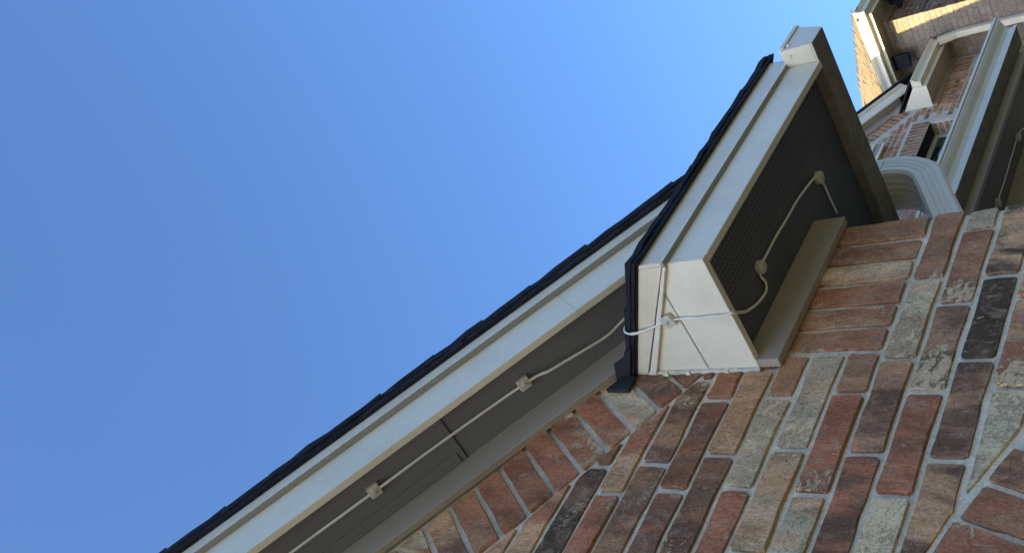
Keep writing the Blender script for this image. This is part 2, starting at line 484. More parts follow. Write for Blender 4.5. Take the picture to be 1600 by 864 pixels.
# bricks whose lime wash gathers at one end: (course, place from the right) -> end
LIME = {(11, 2): -1.3, (10, 1): -1.0, (11, 1): -1.1, (13, 2): -1.2, (9, 1): -.8, (7, 1): .9, (12, 0): .5, (10, 0): -.8, (5, 1): 0, (12, 1): 0, (11, 3): 0, (12, 2): 0, (10, 2): 0, (10, 3): 0, (8, 0): -.6, (6, 1): -.5, (13, 3): 1.2, (4, 1): .4}
JT = .0080                                     # joint width
AX, AZ, AR = .40, -.85, 1.3705                 # arch over the window lower down
def low_edge(x): return 1.1386 - .597 * (x - .7504)
for i, (heads, codes, pales) in enumerate(BR):
    z1, z0 = Js[i] - JT / 2, Js[i + 1] + JT / 2
    for k in range(len(codes)):
        xb, xa = heads[k] - JT / 2, heads[k + 1] + JT / 2
        poly = [(xa, z0), (xb, z0), (xb, z1), (xa, z1)]
        # cut along the rake course and along the arch
        poly = clip(poly, .7504, 1.1386 - JT * .9, -.597, -1) if poly else poly
        if poly:
            mx = sum(p[0] for p in poly) / len(poly); mz = sum(p[1] for p in poly) / len(poly)
            d = math.hypot(mx - AX, mz - AZ)
            if d < AR + .15 and mx < AX + AR * math.sin(math.radians(23.6)) + .12:
                a = math.atan2(mx - AX, mz - AZ)
                if a < math.radians(24.5):
                    poly = clip(poly, AX + math.sin(a) * (AR + JT), AZ + math.cos(a) * (AR + JT), math.sin(a), math.cos(a))
        if len(poly) >= 3: face_brick(poly, wall, codes[k], pales[k], 1.0, LIME.get((i, k)))
    x = heads[len(codes)]                       # the same course carried on past the frame
    while x > -.35:
        xb, xa = x - JT / 2, x - .198 + JT / 2
        poly = clip([(xa, z0), (xb, z0), (xb, z1), (xa, z1)], .7504, 1.1386 - JT * .9, -.597, -1)
        if poly and z0 > .42 or x < -.15: face_brick(poly, wall, random.choice(('RB', 'DM', 'MP', 'BR', 'WG', 'RR', 'MD', 'PB')), random.choice((.15, .25, .4)))
        x -= .198

# soldier course under the return, from the corner inwards
sx = [XC + .0045, 1.425, 1.3655, 1.309, 1.250, 1.194, 1.138]
sc = [('RB', .25), ('rM', .35), ('WB', .35), ('RB', .15), ('RP', .5), ('RO', .5)]
for k in range(6):
    face_brick([(sx[k + 1] + JT / 2, .6265 + JT / 2), (sx[k] - JT / 2, .6265 + JT / 2), (sx[k] - JT / 2, .812), (sx[k + 1] + JT / 2, .812)], wall, *sc[k])

# header course that follows the rake
dirx, dirz = math.cos(math.radians(53.6)), math.sin(math.radians(53.6))
rc = [('DB', .1), ('rD', .1), ('PG', .35), ('PR', .4), ('RY', .62), ('RR', .15), ('Rr', .2), ('rR', .25), ('RB', .35), ('DP', .4), ('BG', .3), ('RB', .3), ('MP', .2), ('Rr', .2), ('DB', .3)]
for k in range(30):
    xb = 1.0587 + .0486 - .0486 * k - JT * .42; xa = xb - .0486 + JT * .84
    za, zb = low_edge(xa), low_edge(xb)
    L = .165
    poly = [(xa, za), (xb, zb), (xb + dirx * L, zb + dirz * L), (xa + dirx * L, za + dirz * L)]
    if k < 3: poly = clip(poly, 1.10, .826, 0, -1) if False else poly
    poly = clip(poly, 1.13, 0, -1, 0)
    face_brick(poly, wall, *rc[k if k < len(rc) else 3 + (k * 7) % 12])

# arch bricks (only the right-hand end of the arch is in view)
ac = ['BD', 'BR', 'RB', 'MP', 'RB', 'DB', 'RP', 'WB', 'RB', 'BR', 'MB', 'RD', 'BR', 'RP', 'BD', 'MB']
for k in range(16):
    t1 = math.radians(23.42 - 2.82 * k); t0 = t1 - math.radians(2.82)
    g = JT * .5 / AR
    pol = []
    for t, r in ((t0 + g, AR - .165), (t1 - g, AR - .165), (t1 - g, AR), (t0 + g, AR)):
        pol.append((AX + math.sin(t) * r, AZ + math.cos(t) * r))
    face_brick(pol, wall, ac[k], [.35, .4, .35, .2][k % 4])

# the rest of the wall, beyond the frame: joined brickwork
def brickwork(name, parent, boxes, mat):
    v = []; f = []
    for (p, ex, ey, ez) in boxes:
        b = len(v)
        for c in ((0, 0), (1, 0), (1, 1), (0, 1)):
            v.append(tuple(p[i] + ex[i] * c[0] + ez[i] * c[1] for i in range(3)))
        for c in ((0, 0), (1, 0), (1, 1), (0, 1)):
            v.append(tuple(p[i] + ex[i] * c[0] + ez[i] * c[1] + ey[i] for i in range(3)))
        f += [(b, b + 1, b + 2, b + 3), (b, b + 1, b + 5, b + 4), (b + 1, b + 2, b + 6, b + 5), (b + 2, b + 3, b + 7, b + 6), (b + 3, b, b + 4, b + 7)]
    o = solid(name, v, f, mat, parent, kind='stuff')
    o.color = (.46, .21, .14, 1); o['tint_b'] = [.30, .15, .10]; o['pale'] = .3; o['lime_end'] = 0.0
    return o
bx = []
zc = .2865
rows = [Js[-1] - .0567 * k for k in range(1, 24)]
for k, z in enumerate(rows):
    x = XC - .1 * (k % 2)
    while x > XL:
        bx.append(((max(x - .19, XL), 1.0, z + .0045), (min(.189, x - XL), 0, 0), (0, .02, 0), (0, 0, .048)))
        x -= .198
for k in range(40):
    z = .2865 + .0567 * k
    x = -.36 - .1 * (k % 2)
    while x > XL:
        top = rakez(x - (.19 if x > XR else 0), 1.53)
        if z + .05 < top and not (x > -.2 and z < .55):
            bx.append(((max(x - .19, XL), 1.0, z + .0045), (min(.189, x - XL), 0, 0), (0, .02, 0), (0, 0, .048)))
        x -= .198
for k in range(36):
    z = GZ + .0567 * k; y = 1.07 + .1 * (k % 2)
    while y < 3.0 and z < .80:
        bx.append(((XC + .0035, y, z), (0, .189, 0), (-.02, 0, 0), (0, 0, .048))); y += .198
# upper courses of the gable, past the frame
for k in range(16, 31):
    z = 1.187 + .0567 * (k - 16); x = .88 - .1 * (k % 2)
    while x > -.36:
        xa, xb = x - .198 + JT / 2, x - JT / 2
        poly = clip([(xa, z + JT / 2), (xb, z + JT / 2), (xb, z + .0567 - JT / 2), (xa, z + .0567 - JT / 2)], .7504, 1.1386 - JT * .9, -.597, -1)
        if len(poly) >= 3: face_brick(poly, wall, random.choice(('RB', 'DM', 'MP', 'BR', 'WG', 'RR', 'MD')), .25)
        x -= .198
brickwork('brickwork', near, bx, M['brick'])
def plain_rows(parent, axis, fixed, a0, a1, z0, z1, hole=None):
    out = []; z = z1 - .0566; k = 0
    while z > z0:
        a = a0 - .099 * (k % 2)
        while a < a1:
            s, e = max(a, a0), min(a + .189, a1)
            if e - s > .03 and not (hole and hole(s, e, z)):
                out.append(((s, fixed, z + .0045), (e - s, 0, 0), (0, .02, 0), (0, 0, .048)) if axis == 'x' else ((fixed, s, z + .0045), (0, e - s, 0), (.02, 0, 0), (0, 0, .048)))
            a += .198
        z -= .0566; k += 1
    return out

# ---- rake: frieze, soffit, fascia, trim, drip edge on both slopes
def rake_piece(name, sec, mat, s1, bevel=.0, s0=None, both=True):
    """sec = [(u,y)...]; runs from the ridge (mitred) or s0 down to s1"""
    A = [rk(s_at_x(XR, u) if s0 is None else s0, u, y) for u, y in sec]
    B = [rk(s1, u, y) for u, y in sec]
    o = loft(name, A, B, mat, near, bevel)
    if both: loft(name, [mirror(p) for p in A], [mirror(p) for p in [rk(max(s1, .62), u, y) for u, y in sec]], mat, near, bevel)
    return o
def sec(u0, u1, y0, y1): return [(u0, y0), (u1, y0), (u1, y1), (u0, y1)]
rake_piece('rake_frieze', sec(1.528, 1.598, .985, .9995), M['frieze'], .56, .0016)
jx = (.875 - 1.6 * SA) / CA
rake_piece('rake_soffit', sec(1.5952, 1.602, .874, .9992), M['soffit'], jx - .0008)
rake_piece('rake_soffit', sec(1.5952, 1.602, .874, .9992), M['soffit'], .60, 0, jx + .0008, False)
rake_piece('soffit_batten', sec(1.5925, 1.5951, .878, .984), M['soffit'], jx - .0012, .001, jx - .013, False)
for k in range(9):
    c = rk(-.50 + .16 * k, 1.5950, .962 if k % 2 else .893)
    extr('screw_head', [(c[0] + .0022 * math.cos(i * math.pi / 4) * CA, c[1] + .0022 * math.sin(i * math.pi / 4), c[2] - .0022 * math.cos(i * math.pi / 4) * SA) for i in range(8)], (-.0007 * SA, 0, -.0007 * CA), M['lip'], near)
rake_piece('soffit_trim', sec(1.5905, 1.5951, .962, .9845), M['soffit'], jx - .013, .001, None, False)
rake_piece('rake_fascia', sec(1.579, 1.6765, .862, .8765), M['trim'], .3143, .0010)
rake_piece('rake_fascia', sec(1.5795, 1.6765, .8624, .8769), M['trim'], .62, .0010, .3147, False)
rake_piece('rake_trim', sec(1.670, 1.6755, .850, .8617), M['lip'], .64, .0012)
rake_piece('trim_edge', sec(1.6716, 1.6757, .8488, .8499), M['trim'], .64)
rake_piece('drip_edge', sec(1.6815, 1.713, .8515, .8612), M['trim_plain'], .68, .0008)
for k in range(7):                                            # nail heads along the rake fascia
    c = rk(-.42 + .155 * k + random.uniform(-.01, .01), 1.60 + (.075 if k % 2 else 0), .8606)
    box('nail_head', c[0] - .0016, c[0] + .0016, .8611, .8619, c[2] - .0016, c[2] + .0016, M['trim_plain'], near)
# roof deck and shingles of the main slope
rake_piece('roof_deck', sec(1.7035, 1.716, .8465, 3.0), M['shingle_edge'], .83)
E = .1205
def wavy(name, secs, mat, parent):
    n = len(secs[0]); v = [p for q in secs for p in q]; f = []
    for i in range(len(secs) - 1):
        for k in range(n): f.append((i * n + k, i * n + (k + 1) % n, (i + 1) * n + (k + 1) % n, (i + 1) * n + k))
    f.append(tuple(range(n))); f.append(tuple(range((len(secs) - 1) * n, len(secs) * n)))
    return solid(name, v, f, mat, parent)
def ju(a): return random.uniform(-a, a)
def slab(name, pts_a, pts_b, mat, parent): return loft(name, pts_a, pts_b, mat, parent, 0)
BUTT = {-10: .005, -9: .0045, 1: .006, -6: .003, -3: .002}
for k in range(-11, 3):
    se = .667 + E * (k - 1) + ju(.018)
    for c in range(2):
        y1 = 1.095 if c == 0 else 1.36
        y0 = .8425 if c == 0 else 1.10
        d = BUTT.get(k, random.uniform(0, .0012))
        secs = []
        N_ = 7
        for i in range(N_):
            t = i / (N_ - 1); sx = se - .235 + .235 * t
            yj = y0 + (ju(.0016) if c == 0 else 0)
            u0 = 1.7165 + .010 * t; u1 = 1.7290 + (.0085 + d) * t + (ju(.0008) if 0 < i else 0)
            secs.append([rk(sx, u0, yj), rk(sx, u1, yj + ju(.0008)), rk(sx, u1, y1), rk(sx, u0, y1)])
        wavy('shingle', secs, M['shingle_edge'], near)
        if c == 0:                                       # ragged underlying layer
            secs = []
            for i in range(N_):
                t = i / (N_ - 1); sx = se - .30 + .24 * t
                yj = .8455 + ju(.0016); u0 = 1.7050 + ju(.0015); u1 = 1.7185 + .006 * t
                secs.append([rk(sx, u0, yj), rk(sx, u1, yj), rk(sx, u1, y1), rk(sx, u0, y1)])
            wavy('shingle', secs, M['shingle_edge'], near)

# ---- boxed eave return
XB = 1.104
YA = .768
RS = .53                                        # slope of its little roof
# left face: two boards with a diagonal butt joint
# joint line (y,z): (.8352,.9275) ... (.9974,.9216)
zt = lambda y: .8955 + (y - .768) * .60
def yz(poly, x): return [(x, y, z) for y, z in poly]
extr('return_board', yz([(YA, .8278), (.9995, .8255), (.9995, .9210), (.80, .9287), (YA, .9299 - .03)], XB), (.0145, 0, 0), M['trim'], near, .0012)
extr('return_board', yz([(.80, .9290), (.9995, .9213), (.9995, zt(.9995)), (YA + .001, zt(YA) + .001), (YA + .001, .9303 - .03 + .001)], XB + .0002), (.0145, 0, 0), M['trim'], near, .0012)
# front fascia
box('eave_fascia', XB + .0149, 1.7265, YA, YA + .0145, .8265, .8965, M['trim'], near, .0012)
# shingle moulding and drip edge: front and left side
box('eave_trim', XB - .0085, 1.75, .7590, .7677, .8935, .8985, M['lip'], near, .0008)
box('trim_edge', XB - .0095, 1.75, .7580, .7589, .8950, .8992, M['trim'], near)
box('drip_edge', XB - .007, 1.755, .7605, .7676, .9005, .956, M['trim_plain'], near, .0008)
def sl(y, z0, k): return z0 + (y - .76) * k
extr('return_trim', [(XB - .0085, .7685, .8935), (XB - .0085, .7685, .8992), (XB - .0085, .9995, sl(.9995, .8992, .6)), (XB - .0085, .9995, sl(.9995, .8905, .575))], (.0083, 0, 0), M['trim'], near, .0008)
extr('drip_edge', [(XB - .0065, .7685, .9022), (XB - .0065, .7685, .962), (XB - .0065, .9995, sl(.9995, .955, RS)), (XB - .0065, .9995, sl(.9995, .9035, .6))], (.0063, 0, 0), M['trim_plain'], near, .0008)
# soffit: front strip and side strip, mitred from the fascia corner to the wall corner
SZ = .8495
def perf_panel(name, pts, org, ang):
    """flat panel; its local y runs from the outer edge inwards"""
    base = [Vector((x * S, y * S, 0)) for x, y in pts]
    o3 = Vector((org[0] * S, org[1] * S, 0)); Rm = Matrix.Rotation(-ang, 3, 'Z')
    loc = [Rm @ (b - o3) for b in base]
    n = len(loc)
    v = [(p.x, p.y, 0) for p in loc] + [(p.x, p.y, .006) for p in loc]
    f = [tuple(range(n)), tuple(range(2 * n - 1, n - 1, -1))] + [(i, (i + 1) % n, n + (i + 1) % n, n + i) for i in range(n)]
    me = bpy.data.meshes.new(name); me.from_pydata(v, [], f)
    bm = bmesh.new(); bm.from_mesh(me); bmesh.ops.recalc_face_normals(bm, faces=bm.faces); bm.to_mesh(me); bm.free()
    o = link(name, me, M['perf'], near, vs((org[0], org[1], SZ)))
    o.rotation_euler = (0, 0, ang)
    return o
XF = 1.712; XG = 1.7270
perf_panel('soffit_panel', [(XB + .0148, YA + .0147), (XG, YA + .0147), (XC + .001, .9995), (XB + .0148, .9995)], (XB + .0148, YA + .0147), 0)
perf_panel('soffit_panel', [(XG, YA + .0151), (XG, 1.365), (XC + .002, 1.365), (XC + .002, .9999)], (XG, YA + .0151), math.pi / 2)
# frieze board under the soffit
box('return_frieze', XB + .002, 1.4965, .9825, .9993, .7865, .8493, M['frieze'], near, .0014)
# side eave: fascia, frieze, gutter
box('side_fascia', XF + .0002, 1.7268, YA + .0148, 1.37, .8615, .905, M['trim'], near, .0012)

def gutter_profile(w, h):
    # (outward, up) with the back at outward = 0
    out = [(0, 0), (w * .70, 0), (w * .70, h * .16), (w * .66, h * .19), (w * .655, h * .34), (w * .72, h * .52), (w * .86, h * .68), (w * .93, h * .80), (w * .935, h * .86), (w * 1.0, h * .88), (w * 1.0, h), (w * .9, h)]
    inn = [(w * .9, h * .93), (w * .89, h * .84), (w * .80, h * .70), (w * .66, h * .53), (w * .60, h * .34), (w * .60, h * .08), (.03 * w, h * .06), (.03 * w, h), (0, h)]
    return out + inn
# gutter along the side eave, its end cap forward of the fascia
GX, GY0, GZ0, GW, GH = 1.7275, .729, .8305, .100, .0665
prof = [(0, 0), (GW * .665, 0), (GW * .70, GH * .10), (GW * .95, GH * .82), (GW * 1.0, GH * .85), (GW * 1.0, GH), (GW * .90, GH), (GW * .90, GH * .92), (GW * .92, GH * .84), (GW * .64, GH * .07), (GW * .03, GH * .06), (GW * .03, GH), (0, GH)]
gut = extr('gutter', [(GX + o, GY0 + .0012, GZ0 + z) for o, z in prof], (0, 1.378 - GY0, 0), M['trim_plain'], near)
box('gutter_shade', GX - .0003, GX - .0016, GY0 + .052, 1.376, GZ0 - .0013, .8485, M['gutter_dark'], gut)  # added dark plate: painted shade on the gutter's inner side
box('gutter_shade', GX + .0003, GX + GW * .66, GY0 + .0016, 1.377, GZ0 - .0014, GZ0 - .0002, M['gutter_dark'], gut)  # added dark plate: shade painted across the gutter bottom
cap = [(0, 0), (GW * .665, 0), (GW * .70, GH * .10), (GW * .95, GH * .82), (GW, GH * .85), (GW * 1.01, GH * 1.01), (-.0005, GH * 1.01)]
extr('end_cap', [(GX + o, GY0, GZ0 + z - .0002) for o, z in cap], (0, .0011, 0), M['trim_plain'], gut)
box('end_tab', GX - .0012, GX - .0002, GY0 - .0001, GY0 + .0365, GZ0 + .003, GZ0 + GH * 1.012, M['trim_plain'], gut, .0006)
box('lip_fold', GX + .004, GX + GW, GY0 - .0035, GY0 - .0002, GZ0 + GH * .90, GZ0 + GH * 1.03, M['trim_plain'], gut, .0008)
box('rivet', GX + .012, GX + .0165, GY0 - .0042, GY0 - .0003, GZ0 + GH * .76, GZ0 + GH * .86, M['trim_plain'], gut, .001)
box('rivet', GX - .004, GX - .0013, GY0 + .012, GY0 + .0165, GZ0 + GH * .70, GZ0 + GH * .80, M['trim_plain'], gut, .001)

# downspout elbow: a ribbed rectangular pipe that turns back to the side wall
def pipe_ring(c, d, n, wn, wy, ribs=True):
    """ring in the plane across direction d (x,z); n = normal (x,z); wn thickness, wy width along y"""
    pts = []
    def rib(t): return .0026 * (1 if int(t * 9) % 2 else 0)
    # front face (-y)
    hw, hy = wn / 2, wy / 2
    r = .006
    loop = []
    N = 9
    for i in range(N + 1):
        t = i / N; a = -hw + r + (wn - 2 * r) * t
        loop.append((a, -hy + (.0016 if 2 <= i <= 7 and i % 2 == 0 else 0)))
    for i in range(13):
        t = i / 12; b = -hy + r + (wy - 2 * r) * t
        loop.append((hw - (.0026 if 2 <= i <= 10 and i % 2 == 0 else 0), b))
    for i in range(N + 1):
        t = i / N; loop.append((hw - r - (wn - 2 * r) * t, hy))
    for i in range(13):
        t = i / 12; b = hy - r - (wy - 2 * r) * t
        loop.append((-hw + (.0026 if 2 <= i <= 10 and i % 2 == 0 else 0), b))
    for a, b in loop: pts.append((c[0] + n[0] * a, c[1] + b, c[2] + n[1] * a))
    return pts
def sweep_pipe(name, cl, y, wn, wy, mat, parent, crimp=None):
    rings = []
    for i, (x, z) in enumerate(cl):
        x0, z0 = cl[max(i - 1, 0)]; x1, z1 = cl[min(i + 1, len(cl) - 1)]
        dx, dz = x1 - x0, z1 - z0; L = math.hypot(dx, dz); dx, dz = dx / L, dz / L
        k = 1.0 + (.035 if crimp and crimp[0] <= i <= crimp[1] and i % 2 else 0)
        rings.append(pipe_ring((x, y, z), (dx, dz), (-dz, dx), wn * k, wy))
    n = len(rings[0]); v = [p for r in rings for p in r]; f = []
    for i in range(len(rings) - 1):
        for k in range(n): f.append((i * n + k, i * n + (k + 1) % n, (i + 1) * n + (k + 1) % n, (i + 1) * n + k))
    f.append(tuple(range(n))); f.append(tuple(range((len(rings) - 1) * n, len(rings) * n)))
    return solid(name, v, f, mat, parent, smooth=False)
KP = 1.065
px_, pw = 1.7475 * KP, .055 * KP
cl = [(px_, .918), (px_, .89), (px_, .855)]
Rb = .1025 * KP; cx_, cz_ = px_ - Rb, .787 * KP
for i in range(0, 15):
    t = math.radians(66) * i / 14
    cl.append((cx_ + Rb * math.cos(t), cz_ - Rb * math.sin(t)))
ex, ez = cl[-1]; t = math.radians(66); ddx, ddz = -math.sin(t), -math.cos(t)
for d in (.03, .07, .11, .15, .19, .23): cl.append((ex + ddx * d, ez + ddz * d))
dsp = sweep_pipe('downspout', cl, 1.087 * KP, pw, .102 * KP, M['trim_plain'], near, (4, 18))
box('elbow_seam', px_ - .0304, px_ + .0304, 1.1025, 1.2128, .851, .853, M['trim_plain'], dsp, .0006)

# ---- little roof of the return
def rz(y, z0=.941): return z0 + (y - .75) * RS
extr('return_roof', [(XB - .0095, .7535, rz(.7535, .9375)), (XB - .0095, .9998, rz(.9998, .9375)), (XB - .0095, .9998, rz(.9998, .950)), (XB - .0095, .7535, rz(.7535, .950))], (.69, 0, 0), M['shingle_edge'], near)
xs = XB - .0125
for row, (ya, yb, zo) in enumerate(((.7505, .87, .0), (.845, .965, .004), (.94, 1.0, .008))):
    x = xs + (-.0 if row == 0 else random.uniform(-.002, .001))
    while x < 1.765:
        w = random.uniform(.10, .16)
        x1 = min(x + w, 1.775)
        h = random.uniform(-.0012, .0030); z0 = .9495 + zo + h
        if x1 - x > .02:
            N_ = 6; secs = []
            for i in range(N_):
                xx = x + (x1 - x - .0015) * i / (N_ - 1)
                ya_ = ya + (ju(.0028) if row == 0 else ju(.002)); zj = ju(.0016); zk = ju(.0016)
                secs.append([(xx, ya_, rz(ya_, z0 + zj - (.003 if row == 0 else 0))), (xx, yb, rz(yb, z0 - .004)), (xx, yb, rz(yb, z0 + .004)), (xx, ya_, rz(ya_, z0 + .0088 + zk))])
            wavy('shingle', secs, M['shingle_edge'], near)
        x = x1
for lay in range(2):
    for k in range(3):
        y0 = .752 + .085 * k; y1 = min(y0 + .086, .9995)
        N_ = 6; secs = []
        for i in range(N_):
            yy_ = y0 + (y1 - y0) * i / (N_ - 1)
            xj = XB - (.0148 if lay else .0128) + ju(.0013)
            za = .9415 + .0085 * lay + ju(.0012)
            secs.append([(xj, yy_, rz(yy_, za)), (xj + .022, yy_, rz(yy_, za)), (xj + .022, yy_, rz(yy_, za + .0078)), (xj + ju(.0008), yy_, rz(yy_, za + .0078))])
        wavy('shingle', secs, M['shingle_edge'], near)
# flashing where the little roof meets the wall below the rake
extr('flashing', [(1.0520, .9905, 1.1135), (1.104, .9905, 1.086), (1.084, .9905, 1.066), (1.0500, .9905, 1.0640)], (0, .009, 0), M['flash'], near, .0008)
extr('flashing', [(1.0865, .930, 1.043), (1.0865, .9995, 1.082), (1.0865, .9995, 1.112), (1.0865, .962, 1.098), (1.0865, .950, 1.075)], (.004, 0, 0), M['flash'], near, .0006)
# sealant bead under the left face
secs = []
for i in range(40):
    z = 1.047 - .2235 * i / 39
    a = XB - .0022 + ju(.0008); w = .0036 + ju(.0012)
    secs.append([(XB + .004, .9965, z), (a - w * .4, .9955 + ju(.0006), z), (a - w, .9985, z), (XB - .007 + ju(.0012), 1.0012, z), (XB + .004, 1.002, z)])
wavy('sealant', secs, M['caulk'], near)
for z, x, r in ((1.008, XB - .004, .006), (.962, XB - .0045, .0045), (.885, XB - .004, .004)):
    loft('mortar_dab', [(x - r, .9952, z - r), (x + r, .9952, z - r * .6), (x + r * .7, .9952, z + r), (x - r * .8, .9952, z + r * .7)], [(x - r * 1.4, 1.001, z - r * 1.3), (x + r * 1.3, 1.001, z - r), (x + r, 1.001, z + r * 1.4), (x - r * 1.2, 1.001, z + r)], M['mortar'], near)
tube('sealant', [(XB + .004, .9995, .823), (1.12, .9995, .8215), (1.137, .9995, .8225), (1.15, .9995, .794)], .0055, M['mortar'], near, 6)

# ================================================================== light string on the near gable
string = empty('light_string', (1.0, .92, 1.233), 'white cord with square clip lights along the long rake and into the near return soffit', 'string lights')
UW = 1.588
def rkp(x, y, u):
    x, y = x * 1.0075, .92 + (y - .92) + .006
    return (x, y, (u - x * SA) / CA)
w1 = [rkp(x, y, u) for x, y, u in ((-.45, .917, 1.5915), (-.10, .917, 1.587), (.1735, .917, 1.587), (.449, .916, 1.587), (.5721, .9165, 1.5915), (.7245, .915, 1.587), (.8453, .9165, 1.589), (1.0, .921, 1.587), (1.0345, .926, 1.581), (1.069, .932, 1.583), (1.142, .944, 1.588), (1.172, .942, 1.5915), (1.20, .936, 1.5915), (1.26, .925, 1.5915))]
tube('cord', w1, .0030, M['cord'], string, 8, .55, (SA, 0, CA))
w2 = [(1.14, .886, 1.040), (1.105, .888, 1.0395), (1.090, .889, 1.036), (1.0840, .8898, 1.0275), (1.0830, .8905, 1.018), (1.0855, .8915, 1.006), (1.092, .890, .985), (1.098, .884, .958), (1.0985, .8804, .9425), (1.0995, .8784, .916), (1.0995, .8792, .8734), (1.0995, .8780, .835), (1.1035, .878, .8225), (1.118, .890, .826), (1.146, .912, .838), (1.173, .9315, .846), (1.208, .9445, .845), (1.246, .9500, .845), (1.2575, .938, .845), (1.2525, .921, .845), (1.2631, .909, .8445), (1.305, .9085, .8455), (1.352, .9098, .8465), (1.415, .913, .8465), (1.476, .9145, .8455), (1.5613, .9265, .8445), (1.577, .9400, .8445), (1.5815, .963, .845), (1.5814, .9985, .845), (1.584, 1.03, .845)]
tube('cord', w2, .0029, M['cord'], string, 8, .6)
def puck(c, ax, nrm, size, parent, sides=4):
    """square light: body with bevelled edge, round rim and domed lens; ax = one side direction, nrm = outward"""
    n = Vector(nrm).normalized(); a = (Vector(ax) - n * Vector(ax).dot(n)).normalized(); b = n.cross(a)
    c = Vector(c)
    def q(i, j, k): return c + a * i + b * j + n * k
    h = size / 2; t = size * .42
    if sides == 4: ring = [(-h, -h), (h, -h), (h, h), (-h, h)]
    else: ring = [(h * 1.02 * math.cos((i + .5) * 2 * math.pi / sides), h * 1.02 * math.sin((i + .5) * 2 * math.pi / sides)) for i in range(sides)]
    body = loft('light', [q(i, j, 0) for i, j in ring], [q(i, j, t) for i, j in ring], M['lamp_body'], parent, .0028, seg=2)
    A = [q(h * .68 * math.cos(i * math.pi / 7), h * .68 * math.sin(i * math.pi / 7), t * .9) for i in range(14)]
    B = [q(h * .60 * math.cos(i * math.pi / 7), h * .60 * math.sin(i * math.pi / 7), t * 1.12) for i in range(14)]
    loft('rim', A, B, M['lamp_body'], body)
    A = [q(h * .45 * math.cos(i * math.pi / 7), h * .45 * math.sin(i * math.pi / 7), t * 1.0) for i in range(14)]
    B = [q(h * .25 * math.cos(i * math.pi / 7), h * .25 * math.sin(i * math.pi / 7), t * 1.30) for i in range(14)]
    loft('lens', A, B, M['lens'], body, smooth=False)
    return body
dn = (-SA, 0, -CA); ra = (CA, 0, -SA)
puck(rkp(.7245, .915, 1.5952), ra, dn, .0235, string)
puck(rkp(1.0, .921, 1.5952), ra, dn, .0235, string)
for x in (.449, .1735, -.10): puck(rkp(x, .9165, 1.5952), ra, dn, .0235, string)
puck((XB - .0005, .8804, .9440), (0, .45, 1), (-1, 0, 0), .0235, string)
puck((1.2631, .909, SZ - .0003), (.7, 1, 0), (0, 0, -1), .0255, string, 9)
puck((1.572, .936, SZ - .0003), (.4, 1, 0), (0, 0, -1), .0265, string, 9)

# ================================================================== generic far brickwork made of single bricks
def base_brick_mesh(name, L, H, D, axis):
    """bevelled brick; axis 'x': face looks to -y, runs along x. axis 'y': face looks to -x, runs along y"""
    v = []; j = .006
    front = [(-L / 2 + j, 0, -H / 2 + j), (L / 2 - j, 0, -H / 2 + j), (L / 2 - j, 0, H / 2 - j), (-L / 2 + j, 0, H / 2 - j)]
    mid = [(-L / 2, .006, -H / 2), (L / 2, .006, -H / 2), (L / 2, .006, H / 2), (-L / 2, .006, H / 2)]
    back = [(p[0], D, p[2]) for p in mid]
    v = front + mid + back
    f = [(0, 1, 2, 3)]
    for r in (0, 4):
        for i in range(4): f.append((r + i, r + (i + 1) % 4, r + 4 + (i + 1) % 4, r + 4 + i))
    if axis == 'y': v = [(p[1], p[0], p[2]) for p in v]
    if axis == 'x_up': v = [(p[2], p[1], p[0]) for p in v]
    if axis == 'y_up': v = [(p[1], p[2], p[0]) for p in v]
    me = bpy.data.meshes.new(name); me.from_pydata(v, [], f)
    bm = bmesh.new(); bm.from_mesh(me); bmesh.ops.recalc_face_normals(bm, faces=bm.faces); bm.to_mesh(me); bm.free()
    me.materials.append(M['brick'])
    return me
BL, BH = .1895 * S, .0478 * S
MB_ = {a: base_brick_mesh('brick_' + a, BL, BH, .03, a) for a in ('x', 'y', 'x_up', 'y_up')}
FC = ['BM', 'MB', 'MD', 'DM', 'BR', 'WB', 'MP', 'DK', 'BW', 'RB', 'MD', 'WM']
FK = {}
def far_brick(parent, me, p, fr=1.0, codes=FC, jit=.002):
    w = vs(p)
    o = bpy.data.objects.new('brick', me); COL.objects.link(o)
    o.parent = parent; o.location = w - WL[parent] + Vector((random.uniform(-jit, jit), random.uniform(-jit, jit), 0))
    if fr != 1.0:
        o.scale = (fr, 1, 1) if me == MB_['x'] else ((1, fr, 1) if me == MB_['y'] else (1, 1, fr))
    paint_brick(o, random.choice(codes), random.choice((.1, .2, .35, .5)))
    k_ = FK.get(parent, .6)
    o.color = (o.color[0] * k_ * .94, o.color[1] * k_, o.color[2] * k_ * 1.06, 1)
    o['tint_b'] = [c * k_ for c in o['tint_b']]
    return o
def far_rows(parent, axis, fixed, a0, a1, z0, z1, skip=None):
    n = 0; z = z1 - .0283; k = 0
    while z - .0283 > z0:
        a = a0 - (.099 if k % 2 else 0)
        while a < a1 - .02:
            s, e = max(a, a0), min(a + .1895, a1)
            if e - s > .03:
                p = ((s + e) / 2, fixed, z) if axis == 'x' else (fixed, (s + e) / 2, z)
                if not (skip and skip(s, e, z)):
                    far_brick(parent, MB_[axis], p, (e - s) / .1895); n += 1
            a += .198
        z -= .0566; k += 1
    return n

